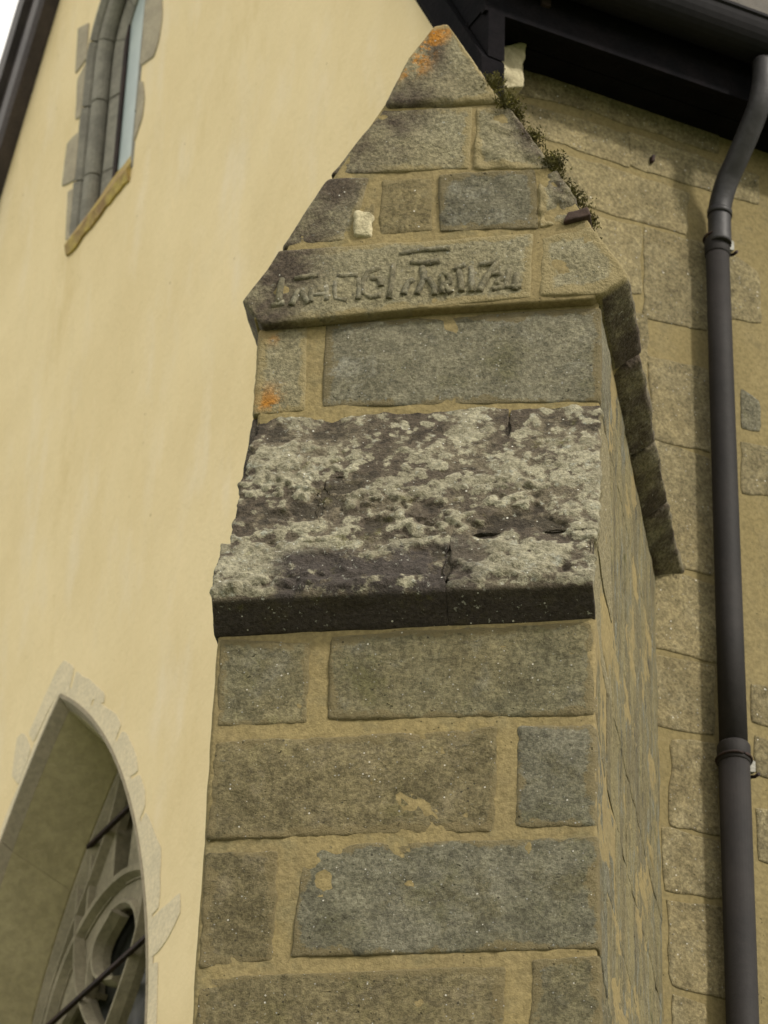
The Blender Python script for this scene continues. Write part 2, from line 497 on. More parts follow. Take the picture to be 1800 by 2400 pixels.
# side wall: one slab
def slab(name, corners, depth_vec, mat, parent):
    V = [np.array(c, float) for c in corners]; V2 = [v + depth_vec for v in V]; n = len(V)
    Fc = [tuple(range(n)), tuple(range(2 * n - 1, n - 1, -1))] + [(i, i + n, (i + 1) % n + n, (i + 1) % n) for i in range(n)]
    ob = link_mesh(name, V + V2, Fc, mat, parent)
    import bmesh
    bm = bmesh.new(); bm.from_mesh(ob.data); bmesh.ops.recalc_face_normals(bm, faces=bm.faces); bm.to_mesh(ob.data); bm.free()
    return ob
TE = 4.6
def zs_(t): return 8.795 + .06 * t                      # soffit level along the side wall
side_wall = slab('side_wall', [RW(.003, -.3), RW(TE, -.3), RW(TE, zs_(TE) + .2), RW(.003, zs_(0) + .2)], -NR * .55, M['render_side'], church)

# ---- flat stones let into the walls
def plate(name, poly, to_world, h, mat, parent, bev=.006, wob=.006, seed=0, step=.02, soft=.16, bot=-.01):
    pts = []
    n = len(poly)
    for i in range(n):
        a = np.array(poly[i]); b = np.array(poly[(i + 1) % n])
        k = max(1, int(np.linalg.norm(b - a) / step))
        for j in range(k): pts.append(a + (b - a) * j / k)
    pts = np.array(pts)
    pts = np.array([soft * pts[i - 1] + (1 - 2 * soft) * pts[i] + soft * pts[(i + 1) % len(pts)] for i in range(len(pts))])
    nn = fbm(np.c_[pts * 9, np.full(len(pts), seed * 3.1)], 1.7, seed); n2 = fbm(np.c_[pts * 9, np.full(len(pts), seed * 5.3 + 9)], 1.7, seed + 5)
    pts = pts + np.c_[nn, n2] * wob
    m = len(pts)
    e = np.roll(pts, -1, 0) - np.roll(pts, 1, 0); nrm = np.c_[-e[:, 1], e[:, 0]]; nrm /= np.linalg.norm(nrm, axis=1, keepdims=True) + 1e-9
    area = sum(pts[i, 0] * pts[(i + 1) % m, 1] - pts[(i + 1) % m, 0] * pts[i, 1] for i in range(m))
    if area < 0: nrm = -nrm
    inn = pts + nrm * bev
    V = [to_world(a, b, bot) for a, b in pts] + [to_world(a, b, h * .55) for a, b in pts] + [to_world(a, b, h) for a, b in inn]
    Fc = []
    for i in range(m):
        j = (i + 1) % m
        Fc += [(i, j, j + m, i + m), (i + m, j + m, j + 2 * m, i + 2 * m)]
    tr = tessellate_polygon([[Vector((a, b, 0)) for a, b in inn]])
    Fc += [tuple(x + 2 * m for x in t) for t in tr]
    ob = link_mesh(name, V, Fc, mat, parent)
    import bmesh
    bm = bmesh.new(); bm.from_mesh(ob.data); bmesh.ops.recalc_face_normals(bm, faces=bm.faces); bm.to_mesh(ob.data); bm.free()
    return ob

side_polys = [
 [(0.0, 8.67), (0.377, 8.741), (0.377, 8.83), (0.0, 8.76)],
 [(0.394, 8.742), (0.855, 8.772), (0.857, 8.856), (0.395, 8.835)],
 [(0.06, 8.55), (0.53, 8.586), (0.542, 8.704), (0.06, 8.65)],
 [(0.56, 8.59), (1.0, 8.63), (1.0, 8.74), (0.56, 8.71)],
 [(0.288, 8.351), (0.728, 8.404), (0.743, 8.561), (0.302, 8.525)],
 [(0.357, 8.065), (0.573, 8.115), (0.576, 8.356), (0.357, 8.325)],
 [(0.598, 8.034), (0.80, 8.067), (0.80, 8.385), (0.604, 8.365)],
 [(0.865, 8.141), (1.0, 8.18), (0.988, 8.354), (0.902, 8.398)],
 [(0.623, 7.61), (0.80, 7.63), (0.80, 7.915), (0.608, 7.888)],
 [(0.36, 7.60), (0.59, 7.60), (0.59, 8.03), (0.36, 8.0)],
 [(0.921, 7.75), (0.974, 7.77), (0.973, 7.869), (0.921, 7.898)],
 [(0.62, 7.190), (0.80, 7.208), (0.80, 7.590), (0.613, 7.591)],
 [(0.917, 7.522), (1.022, 7.555), (1.029, 7.720), (0.918, 7.695)],
 [(0.605, 6.90), (0.80, 6.923), (0.80, 7.165), (0.61, 7.158)],
 [(0.605, 6.655), (0.785, 6.680), (0.787, 6.898), (0.609, 6.868)],
 [(0.648, 6.36), (0.789, 6.372), (0.788, 6.64), (0.659, 6.617)],
 [(0.625, 6.159), (0.797, 6.180), (0.798, 6.343), (0.623, 6.333)],
 [(0.64, 5.885), (0.793, 5.890), (0.796, 6.145), (0.636, 6.12)],
 [(0.64, 5.60), (0.73, 5.610), (0.735, 5.850), (0.645, 5.850)],
 [(0.923, 6.882), (0.994, 6.886), (0.989, 6.772), (0.923, 6.761)],
 [(0.924, 6.333), (1.05, 6.344), (1.05, 6.494), (0.925, 6.484)],
 [(0.924, 6.60), (1.10, 6.60), (1.10, 6.72), (0.925, 6.71)],
]
side_mats = ['stone_wall', 'stone_wall', 'stone_wall', 'stone_wall', 'stone_wall', 'stone_ochre', 'stone_wall', 'stone_wall', 'stone_wall', 'stone_wall',
             'stone_pale', 'stone_wall', 'stone_wall', 'stone_wall', 'stone_wall', 'stone_brown', 'stone_brown', 'stone_ochre', 'stone_blue', 'stone_wall', 'stone_brown', 'stone_blue']
for i, q in enumerate(side_polys):
    gx, gz = sum(a for a, b in q) / len(q), sum(b for a, b in q) / len(q)
    q = [(gx + (a - gx) * 1.05 + math.copysign(.004, a - gx), gz + (b - gz) * 1.02 + math.copysign(.005, b - gz)) for a, b in q]
    plate('stone', q, lambda a, b, h: RW(a, b, h), .004, M['stone_wall' if i not in (10,) else 'stone_pale'], side_wall, .004, .012, seed=i, soft=.12)
# the coursed stones that go on along the side wall beyond the frame
rs = random.Random(9)
z = .15; i = 100
while z < 8.5:
    hh = rs.uniform(.24, .32); t = 1.12 if z > 5.3 else .62
    if z < 5.3: t += rs.uniform(0, .1)
    while t < TE - .5:
        w = rs.uniform(.3, .62)
        if rs.random() < .85:
            plate('stone', [(t, z), (t + w, z + .01), (t + w, z + hh - .03), (t, z + hh - .03)], lambda a, b, h: RW(a, b, h), .0035,
                  M[rs.choice(['stone_wall', 'stone_wall', 'stone_wall', 'stone_brown'])], side_wall, .007, .008, seed=i)
        i += 1; t += w + .03
    z += hh

# sawn-off iron stub high on the side wall
def stub_map(p):
    return C0 + SC * (DR * (.622 + .012 * (p[:, 0] - .5))[:, None] + NR * (.02 - .06 * p[:, 1])[:, None] + UP * (8.632 + .026 * (p[:, 2] - .5) + .006 * p[:, 0])[:, None])
block('iron_stub', stub_map, (.012, .06, .026), M['iron'], church, .006, .003, (.003, .002), (60, 120), 3)

# ---- big pointed window
win = link_mesh('arched_window', [LW(AXW - .8, ZB, .345), LW(AXW + .8, ZB, .345), LW(AXW + .8, ZB + .02, .345), LW(AXW - .8, ZB + .02, .345)], [(0, 1, 2, 3)], M['tracery'], church)
def arch_loft(name, prof, axis_t, zs, hw, rr, zb, mat, parent, cuts, gap=.0015, n=22, dz=.0):
    """prof: [(inset, off)]; split into stones along the outline at the given cut fractions"""
    rings = [np.array(arch_pts(axis_t, zs, hw, rr, ins, zb, n)) for ins, _ in prof]
    N = len(rings[0])
    # arc length of the outer ring
    L = np.r_[0, np.cumsum(np.linalg.norm(np.diff(rings[0], axis=0), axis=1))]
    tot = L[-1]
    for a, b in zip(cuts[:-1], cuts[1:]):
        s = np.unique(np.r_[a * tot + gap, L[(L > a * tot + .01) & (L < b * tot - .01)], b * tot - gap])
        V = []; Fc = []
        k = len(prof)
        jit = rs.uniform(-.0015, .0015)
        for x in s:
            for ri, (ins, off) in zip(rings, prof):
                V.append(LW(np.interp(x, L, ri[:, 0]), np.interp(x, L, ri[:, 1]), off + (jit if ins > 0 else 0)))
        for i in range(len(s) - 1):
            for j in range(k - 1):
                Fc.append((i * k + j, (i + 1) * k + j, (i + 1) * k + j + 1, i * k + j + 1))
        Fc.append(tuple(range(k))); Fc.append(tuple(range((len(s)) * k - 1, (len(s) - 1) * k - 1, -1)))
        ob = link_mesh(name, V, Fc, mat, parent)
prof_ch = [(-.03, .02), (-.012, -.004), (0.0, -.004), (.032, .036), (.028, .05), (-.03, .05)]
prof_rv = [(-.03, .05), (.033, .037), (.135, .24), (.135, .26), (-.03, .26)]
def cuts_sym(list_half):
    return sorted(set([0, 1] + list_half + [1 - c for c in list_half]))
cu = [0, .055, .105, .155, .205, .255, .305, .35, .395, .44, .5, .56, .605, .65, .695, .745, .795, .845, .895, .945, 1]
arch_loft('chamfer_stone', prof_ch, AXW, ZS, WW, RRW, ZB, M['chamfer'], win, cu)
arch_loft('reveal_stone', prof_rv, AXW, ZS, WW, RRW, ZB, M['reveal'], win, [c for c in cu if c not in (.105, .205, .305, .395, .605, .695, .795, .895)], gap=.0008)
arch_loft('frame', [(.13, .245), (.16, .242), (.19, .27), (.19, .36), (.13, .36)], AXW, ZS, WW, RRW, ZB, M['tracery'], win, [0, 1])

def bar(name, path, width, f0, f1, mat, parent, closed=False, axis_t=AXW, ch=.3):
    """a chamfered tracery bar along a path of (d, z)"""
    P = np.array(path, float); n = len(P)
    if closed: tg = np.roll(P, -1, 0) - np.roll(P, 1, 0)
    else: tg = np.gradient(P, axis=0)
    tg /= np.linalg.norm(tg, axis=1, keepdims=True); nm = np.c_[-tg[:, 1], tg[:, 0]]
    w = width / 2; mid = f0 + (f1 - f0) * .55
    sec = [(-w, f1), (-w, mid), (-w * ch, f0), (w * ch, f0), (w, mid), (w, f1)]
    V = [LW(axis_t + P[i, 0] + nm[i, 0] * a, P[i, 1] + nm[i, 1] * a, b) for i in range(n) for a, b in sec]
    Fc = []; k = 6
    for i in range(n if closed else n - 1):
        j = (i + 1) % n
        for m in range(k): Fc.append((i * k + m, j * k + m, j * k + (m + 1) % k, i * k + (m + 1) % k))
    if not closed: Fc += [tuple(range(k)), tuple(range(n * k - 1, (n - 1) * k - 1, -1))]
    ob = link_mesh(name, V, Fc, mat, parent)
    import bmesh
    bm = bmesh.new(); bm.from_mesh(ob.data); bmesh.ops.recalc_face_normals(bm, faces=bm.faces); bm.to_mesh(ob.data); bm.free()
    return ob
CX, CZ, CRR = .02, 6.85, .50
circ = [(CX + CRR * math.cos(a), CZ + CRR * math.sin(a)) for a in np.linspace(0, 2 * math.pi, 48, endpoint=False)]
bar('rose_ring', circ, .075, .252, .352, M['tracery'], win, True)
# pierced plate with four lobes inside the ring
lobes = []
for k in range(4):
    ca = k * math.pi / 2
    cx, cz = CX + .225 * math.cos(ca), CZ + .225 * math.sin(ca)
    for a in np.linspace(-1.95, 1.95, 17): lobes.append((cx + .185 * math.cos(ca + a), cz + .185 * math.sin(ca + a)))
def pierced(name, outer, hole, f0, f1, mat, parent):
    return wall_with_holes(name, [(AXW + a, b) for a, b in outer], [[(AXW + a, b) for a, b in hole]], lambda a, b, d: LW(a, b, f0 + d), f1 - f0, mat, parent)
pierced('rose_plate', [(CX + .47 * math.cos(a), CZ + .47 * math.sin(a)) for a in np.linspace(0, 2 * math.pi, 48, endpoint=False)], lobes, .285, .34, M['tracery'], win)
bar('cusp_moulding', lobes, .035, .268, .30, M['tracery'], win, True)
for sx in (-1, 1):
    bar('mullion', [(CX + sx * .20, z) for z in (7.30, 7.4, 7.60)], .045, .255, .35, M['tracery'], win)
bar('mullion', [(0.0, z) for z in (ZB, 5., 6.0, 6.36)], .11, .25, .352, M['tracery'], win)
for sx in (-1, 1):
    pts = [(sx * .05 + sx * .33 - sx * .31 * math.cos(a), 5.75 + .42 * math.sin(a)) for a in np.linspace(0, math.pi, 15)]
    bar('light_head', pts, .07, .258, .35, M['tracery'], win)
# flowing ribs that cross the ring
for pts in ([(.30, 7.62), (.30, 7.42), (.285, 7.23), (.27, 7.13), (.23, 7.02), (.15, 6.90), (.06, 6.80), (.0, 6.72)],
            [(-.26, 7.62), (-.26, 7.42), (-.245, 7.23), (-.23, 7.13), (-.19, 7.02), (-.11, 6.90), (-.02, 6.80), (.04, 6.72)],
            [(.56, 6.70), (.55, 6.90), (.50, 7.06), (.42, 7.20), (.30, 7.34), (.18, 7.47), (.06, 7.62), (.02, 7.74)],
            [(.0, 7.23), (.06, 7.20), (.12, 7.17), (.135, 7.10), (.10, 7.03), (.03, 6.99), (-.05, 6.96)]):
    q = np.array(pts); t_ = np.linspace(0, len(q) - 1, 26)
    sm_ = np.c_[np.interp(t_, range(len(q)), q[:, 0]), np.interp(t_, range(len(q)), q[:, 1])]
    for _ in range(3): sm_[1:-1] = .25 * sm_[:-2] + .5 * sm_[1:-1] + .25 * sm_[2:]
    bar('tracery_rib', sm_, .034, .248, .31, M['tracery'], win)
for zb_ in (7.57, 6.99, 6.41, 5.83, 5.25, 4.67, 4.09):
    hw_ = WW - .17 if zb_ < ZS else math.sqrt((RRW - .15) ** 2 - (zb_ - ZS) ** 2) - (RRW - WW)
    bar('saddle_bar', [(-hw_, zb_), (0, zb_), (hw_, zb_)], .016, .236, .25, M['iron'], win, ch=.8)
# leaded panes between the bars: one sheet of glass per row
zr = [ZB, 4.09, 4.67, 5.25, 5.83, 6.41, 6.99, 7.57, 7.95]
for za, zb_ in zip(zr[:-1], zr[1:]):
    def hw2(z): return (WW - .15) if z < ZS else max(.02, math.sqrt(max(0, (RRW - .14) ** 2 - (z - ZS) ** 2)) - (RRW - WW))
    zz = np.linspace(za + .002, min(zb_ - .002, 7.80), 6)
    V = [LW(AXW - hw2(z), z, .345) for z in zz] + [LW(AXW + hw2(z), z, .345) for z in zz]
    V += [np.array(v) - NL * .006 for v in V]
    n = 6; Fc = []
    for i in range(n - 1):
        Fc += [(i, i + 1, n + i + 1, n + i), (2 * n + i, 3 * n + i, 3 * n + i + 1, 2 * n + i + 1)]
    link_mesh('glass_pane', V, Fc, M['glass'], win)
slab('sill', [LW(AXW - .95, ZB - .12, -.06), LW(AXW + .95, ZB - .12, -.06), LW(AXW + .95, ZB, -.06), LW(AXW - .95, ZB, -.06)], -NL * .45, M['reveal'], win)
slab('dark_interior', [LW(AXW - 1.2, ZB - .2, .62), LW(AXW + 1.2, ZB - .2, .62), LW(AXW + 1.2, 12.1, .62), LW(AXW - 1.2, 12.1, .62)], -NL * .05, M['soffit'], church).name = 'dark_interior_sheet'  # black sheet added behind the windows for the dark of the interior

vous = [[(2.97, 7.767), (3.041, 7.837), (3.03, 7.991), (2.987, 7.989), (2.935, 7.941), (2.89, 7.875)],
 [(2.876, 7.885), (2.93, 7.953), (2.73, 8.104), (2.67, 8.113), (2.58, 8.029), (2.61, 7.94), (2.685, 7.982), (2.746, 7.975)],
 [(2.595, 7.93), (2.562, 8.006), (2.43, 7.897), (2.298, 7.777), (2.304, 7.74), (2.40, 7.815), (2.418, 7.765)],
 [(2.398, 7.752), (2.389, 7.811), (2.305, 7.737), (2.201, 7.652), (2.152, 7.581), (2.21, 7.514), (2.331, 7.665)],
 [(2.202, 7.505), (2.142, 7.556), (2.098, 7.521), (2.011, 7.392), (1.988, 7.324), (2.05, 7.335), (2.105, 7.385)],
 [(2.098, 7.368), (2.05, 7.327), (1.974, 7.311), (1.923, 7.217), (1.915, 7.163), (1.965, 7.125)],
 [(1.950, 7.106), (1.907, 7.147), (1.778, 6.95), (1.77, 6.892), (1.759, 6.736), (1.835, 6.736), (1.867, 6.846)],
 [(1.828, 6.717), (1.758, 6.727), (1.621, 6.727), (1.605, 6.651), (1.672, 6.607), (1.737, 6.584), (1.80, 6.585)],
 [(1.800, 6.566), (1.738, 6.55), (1.717, 6.32), (1.785, 6.351)]]
for i, q in enumerate(vous):
    plate('voussoir', q, lambda a, b, h: LW(a, b, -h), .0024, M['pale_quoin'], win, .0012, .005, seed=200 + i)
for i, (zz, tt) in enumerate([(6.0, 1.70), (5.65, 1.62), (5.3, 1.72), (4.95, 1.60), (4.6, 1.70), (6.4, 3.60), (6.05, 3.62), (5.7, 3.6), (5.35, 3.6), (5.0, 3.6)]):
    if tt < 2: q = [(tt, zz), (1.785, zz), (1.785, zz + .3), (tt, zz + .3)]
    else: q = [(3.575, zz), (tt + .12, zz), (tt + .12, zz + .3), (3.575, zz + .3)]
    plate('voussoir', q, lambda a, b, h: LW(a, b, -h), .005, M['pale_quoin'], win, .004, .004, seed=230 + i)

band = arch_pts(AXW, ZS, WW, RRW, .001, ZB, 22); bo = arch_pts(AXW, ZS, WW, RRW, -.045, ZB, 22)
V = [LW(a, b, -.0018) for a, b in band] + [LW(a + .006 * math.sin(i * 2.1), b + .006 * math.cos(i * 1.7), -.0018) for i, (a, b) in enumerate(bo)]
nb = len(band)
link_mesh('limewash_band', V, [(i, i + 1, nb + i + 1, nb + i) for i in range(nb - 1)], M['pale_quoin'], win)
# solid spandrels between ring and arch, leaving a dagger light in the middle
for sx in (-1, 1):
    rin = RRW - .165; cc = RRW - WW
    arc = [(r_ * 1.0, ZS + math.sqrt(rin * rin - (r_ + cc) ** 2)) for r_ in np.linspace(.60, .075, 14)]
    a0 = [(CX * sx + .47 * math.cos(a), CZ + .47 * math.sin(a)) for a in np.linspace(1.46, .45, 14)]
    poly = arc + a0
    tr = tessellate_polygon([[Vector((x, z, 0)) for x, z in poly]]); n = len(poly)
    V = [LW(AXW + sx * x, z, .278) for x, z in poly] + [LW(AXW + sx * x, z, .338) for x, z in poly]
    Fc = [tuple(t) for t in tr] + [(i, (i + 1) % n, (i + 1) % n + n, i + n) for i in range(n)]
    sob = link_mesh('spandrel', V, Fc, M['tracery'], win)
    import bmesh
    bm = bmesh.new(); bm.from_mesh(sob.data); bmesh.ops.recalc_face_normals(bm, faces=bm.faces); bm.to_mesh(sob.data); bm.free()
# ---- lancet window high in the gable
lan = link_mesh('lancet_window', [LW(LAX - .2, LZB + .2, .096), LW(LAX + .2, LZB + .2, .096), LW(LAX + .2, 11.35, .096), LW(LAX - .2, 11.35, .096)], [(0, 1, 2, 3)], M['glass_pale'], church)
roll = [(.062 + .034 * math.cos(a) - .012, .05 + .034 * math.sin(a)) for a in np.linspace(-2.2, .9, 8)]
prof_l = [(-.03, .02), (-.012, -.003), (0, -.003), (.018, .014), (.022, .03)] + roll + [(.10, .068), (.155, .088), (.155, .13), (-.03, .13)]
lc = [0, .11, .235, .35, .445, .5, .555, .65, .765, .89, 1]
arch_loft('jamb_stone', prof_l, LAX, LZS, LHW, LRR, LZB, M['jamb'], lan, lc, gap=.004, n=12)
# steep sloping sill with yellow lichen, in two stones
for a, b in ((LAX - LHW + .002, LAX + .01), (LAX + .014, LAX + LHW - .002)):
    m = 8
    V = []; Fc = []
    for i, x in enumerate(np.linspace(a, b, m)):
        j1, j2 = rs.uniform(-.006, .006), rs.uniform(-.01, .01)
        V += [LW(x, LZB - .05 + j2, -.01), LW(x, LZB + j1, -.02), LW(x, LZB + .30 + j2, .10), LW(x, LZB - .05, .10)]
    for i in range(m - 1):
        for k in range(4): Fc.append((i * 4 + k, i * 4 + 4 + k, i * 4 + 4 + (k + 1) % 4, i * 4 + (k + 1) % 4))
    Fc += [(0, 1, 2, 3), (m * 4 - 1, m * 4 - 2, m * 4 - 3, m * 4 - 4)]
    link_mesh('sill_stone', V, Fc, M['sill'], lan)
slab('glazing_bar', [LW(LAX + .088, LZB + .25, .086), LW(LAX + .118, LZB + .25, .086), LW(LAX + .118, 11.4, .086), LW(LAX + .088, 11.4, .086)], -NL * .009, M['iron'], lan)
lq = [[(3.13, 10.748), (3.015, 10.725), (3.015, 10.475), (3.14, 10.535)],
 [(3.07, 10.46), (3.015, 10.44), (3.015, 10.20), (2.947, 10.13), (3.045, 10.2)],
 [(2.44, 11.10), (2.335, 10.95), (2.304, 10.742), (2.317, 10.652), (2.354, 10.596), (2.474, 10.639), (2.474, 10.95)],
 [(2.470, 10.564), (2.435, 10.536), (2.406, 10.43), (2.412, 10.336), (2.468, 10.258)],
 [(2.44, 11.32), (2.32, 11.2), (2.335, 10.99), (2.43, 11.12)],
 [(3.09, 11.05), (3.016, 11.08), (3.016, 10.80), (3.07, 10.82)],
 [(3.14, 11.36), (3.03, 11.30), (3.018, 11.1), (3.12, 11.10)]]
for i, q in enumerate(lq):
    plate('quoin_stone', q, lambda a, b, h: LW(a, b, -h), .006, M['grey_quoin'], lan, .004, .005, seed=260 + i)
tl = [(.10, .0), (.13, .03), (.10, .06), (.06, .03)]
# ---- roof, eaves and verges
def roof_z(q): return 9.425 + 1.77 * q
OV = .05
roof = slab('roof', [LW(-.23, roof_z(-.23), -OV), LW(RT, roof_z(RT), -OV), LW(RT, roof_z(RT) - .12, -OV), LW(-.23, roof_z(-.23) - .06, -OV)], DR * (TE + OV) , M['slate'], church)
slab('roof_slope', [LW(2 * RT + .23, roof_z(-.23), -OV), LW(RT + .002, roof_z(RT), -OV), LW(RT + .002, roof_z(RT) - .12, -OV), LW(2 * RT + .23, roof_z(-.23) - .06, -OV)], DR * (TE + OV), M['slate'], church)
# slates on the slope above the gutter
import bmesh
sv = [(0, 0, 0), (.2, 0, 0), (.2, .30, 0), (0, .30, 0), (0, 0, .012), (.2, 0, .012), (.2, .30, .003), (0, .30, .003)]
sf = [(3, 2, 1, 0), (4, 5, 6, 7), (0, 1, 5, 4), (1, 2, 6, 5), (2, 3, 7, 6), (3, 0, 4, 7)]
sme = bpy.data.meshes.new('slate'); sme.from_pydata(sv, [], sf); sme.materials.append(M['slate'])
sup = (DL * 1 + UP * 1.77); sup /= np.linalg.norm(sup)
snorm = np.cross(DR, sup); 
if snorm[2] < 0: snorm = -snorm
for row in range(9):
    for c in range(11):
        t = -.04 + c * .205 + (row % 2) * .1
        base = LW(-.235, roof_z(-.235), 0) + DR * t + sup * (row * .155) + snorm * .004
        ob = bpy.data.objects.new('slate', sme); COL.objects.link(ob); ob.parent = roof
        mt = Matrix(((DR[0], sup[0], snorm[0], base[0] + snorm[0] * .0), (DR[1], sup[1], snorm[1], base[1]), (DR[2], sup[2], snorm[2], base[2]), (0, 0, 0, 1)))
        mt = mt @ Matrix.Rotation(R(rs.uniform(-1.2, 1.2)), 4, 'Z') @ Matrix.Rotation(R(2.0 + rs.uniform(-.6, .6)), 4, 'X')
        ob.matrix_parent_inverse = Matrix.Translation(-parent_loc(roof))
        ob.matrix_basis = mt
# verges: moulded boards following both rakes
def verge(sgn):
    def T(q): return q if sgn > 0 else 2 * RT - q
    prof = [(.0, .0), (.06, .0), (.075, .05), (.075, .20), (.055, .22), (.055, .40), (.085, .43), (.085, .60), (.07, .66)]  # (proud, height above wall line)
    names = [('bargeboard', prof[0:4] + [(.0, .20)]), ('bargeboard', [(.0, .21), (.055, .21), (.055, .40), (0, .40)]), ('verge_capping', [(.0, .41), (.085, .43), (.085, .60), (.07, .68), (.0, .68)])]
    for nm, pr in names:
        V = []; Fc = []
        k = len(pr)
        for q in (-.20 if sgn > 0 else -.2, RT):
            for o, h in pr:
                V.append(LW(T(q), 8.736 + 1.77 * q + h, -o - .002))
        for j in range(k): Fc.append((j, j + k, (j + 1) % k + k, (j + 1) % k))
        Fc += [tuple(range(k)), tuple(range(2 * k - 1, k - 1, -1))]
        ob = link_mesh(nm, V, Fc, M['soffit'] if sgn > 0 else M['barge'], church)
        bm = bmesh.new(); bm.from_mesh(ob.data); bmesh.ops.recalc_face_normals(bm, faces=bm.faces); bm.to_mesh(ob.data); bm.free()
verge(1); verge(-1)
# boxed eaves: soffit boards and fascia
def long_box(name, t0, t1, sec, mat, parent, tilt=.06):
    """sec: (off, z) polygon extruded along the side wall"""
    V = [RW(t, z + tilt * t, o) for t in (t0, t1) for o, z in sec]; k = len(sec)
    Fc = [(j, j + k, (j + 1) % k + k, (j + 1) % k) for j in range(k)] + [tuple(range(k)), tuple(range(2 * k - 1, k - 1, -1))]
    ob = link_mesh(name, V, Fc, mat, parent)
    bm = bmesh.new(); bm.from_mesh(ob.data); bmesh.ops.recalc_face_normals(bm, faces=bm.faces); bm.to_mesh(ob.data); bm.free()
    return ob
long_box('soffit_board', -.06, TE, [(-.05, 8.79), (.085, 8.79), (.085, 8.815), (-.05, 8.815)], M['soffit'], church)
long_box('soffit_board', -.06, TE, [(.09, 8.79), (.175, 8.79), (.175, 8.815), (.09, 8.815)], M['soffit'], church)
long_box('fascia', -.065, TE, [(.177, 8.77), (.20, 8.77), (.20, 8.99), (.177, 8.99)], M['soffit'], church)
long_box('eaves_fill', -.05, TE, [(-.05, 8.82), (.17, 8.82), (.17, 8.98), (-.05, 9.3)], M['soffit'], church)

# ================================================================== GUTTER
gutter = thing('gutter', 'dark half-round gutter along the foot of the slate roof, top right', 'gutter', tuple(RW(0, 8.9, .26)))
def lathe_sec(ts, cz, co, r0, r1, a0, a1, n, tilt=.06):
    pass
def half_round(name, t0, t1, co, cz, r, th, mat, parent, tilt=.06, bead=True):
    ang = np.linspace(math.pi, 2 * math.pi, 15)
    sec = [(co + r * math.cos(a), cz + r * math.sin(a)) for a in ang]
    if bead: sec += [(co + r + .008, cz + .004), (co + r + .008, cz + .014), (co + r - .006, cz + .014)]
    inn = [(co + (r - th) * math.cos(a), cz + (r - th) * math.sin(a)) for a in ang[::-1]]
    return long_box(name, t0, t1, sec + inn, mat, parent, tilt)
half_round('trough', -.05, TE, .285, 8.955, .082, .004, M['gutter'], gutter)
for t in (.12, 1.55, 2.7):
    long_box('gutter_strap', t, t + .03, [(.2, 8.86), (.212, 8.86), (.212, 8.95), (.2, 8.95)], M['iron'], gutter)

# ================================================================== DOWNPIPE
pipe = thing('downpipe', 'dark grey-brown round downpipe with a swan neck running down the side wall from the gutter', 'drainpipe', tuple(RW(.81, 0, .09)))
def tube(name, path, rad, mat, parent, n=20, cap=True):
    P = [Vector(p) for p in path]; V = []; Fc = []
    if np.isscalar(rad): rad = [rad] * len(P)
    up = Vector(DR)
    for i, p in enumerate(P):
        d = (P[min(i + 1, len(P) - 1)] - P[max(i - 1, 0)]).normalized()
        a = (up - d * up.dot(d)).normalized(); b = d.cross(a)
        for k in range(n):
            an = 2 * math.pi * k / n
            V.append(p + (a * math.cos(an) + b * math.sin(an)) * rad[i] * (SC if parent is pipe else 1))
    for i in range(len(P) - 1):
        for k in range(n): Fc.append((i * n + k, i * n + (k + 1) % n, (i + 1) * n + (k + 1) % n, (i + 1) * n + k))
    if cap: Fc += [tuple(range(n - 1, -1, -1)), tuple(range((len(P) - 1) * n, len(P) * n))]
    ob = link_mesh(name, V, Fc, mat, parent)
    for pl in ob.data.polygons: pl.use_smooth = len(pl.vertices) == 4
    return ob
PT, PO = .812, .06
def bez(ts, zo):
    return zo
neck = []
ctrl = [(.848, 8.91, .285), (.846, 8.84, .285), (.842, 8.76, .262), (.836, 8.69, .215), (.828, 8.62, .160), (.820, 8.56, .112), (.814, 8.49, .082), (.812, 8.42, .076), (.812, 8.34, .075)]
cp = np.array(ctrl); ss = np.linspace(0, len(ctrl) - 1, 40)
# Catmull-Rom through the control points
def cr(P, s):
    i = int(min(max(math.floor(s), 0), len(P) - 2)); f = s - i
    p0, p1, p2, p3 = P[max(i - 1, 0)], P[i], P[i + 1], P[min(i + 2, len(P) - 1)]
    return .5 * ((2 * p1) + (-p0 + p2) * f + (2 * p0 - 5 * p1 + 4 * p2 - p3) * f * f + (-p0 + 3 * p1 - 3 * p2 + p3) * f ** 3)
neck = [RW(*cr(cp, s)[[0, 1, 2]].tolist()) for s in ss]
tube('swan_neck', neck, .0345, M['neck'], pipe)
tube('collar', [RW(.812, 8.465, .079), RW(.812, 8.445, .0775)], .0375, M['neck'], pipe)
tube('pipe_length', [RW(PT, 8.34, PO), RW(PT, 7.9, PO), RW(PT, 7.4, PO), RW(PT, 7.0, PO), RW(PT, 6.59, PO)], [.0350, .036, .037, .038, .039], M['lead'], pipe, 28)
tube('socket', [RW(PT, 8.365, PO), RW(PT, 8.36, PO), RW(PT, 8.31, PO), RW(PT, 8.305, PO)], [.0355, .038, .038, .0355], M['lead'], pipe, 28)
tube('pipe_length', [RW(PT, 6.60, PO), RW(PT, 5.0, PO), RW(PT, 3.0, PO), RW(PT, .1, PO)], .0425, M['lead'], pipe, 28)
tube('socket', [RW(PT, 6.62, PO), RW(PT, 6.615, PO), RW(PT, 6.565, PO), RW(PT, 6.56, PO)], [.043, .0455, .0455, .0425], M['lead'], pipe, 28)
tube('socket', [RW(PT, 3.62, PO), RW(PT, 3.615, PO), RW(PT, 3.53, PO), RW(PT, 3.52, PO)], [.043, .047, .047, .0425], M['lead'], pipe, 28)
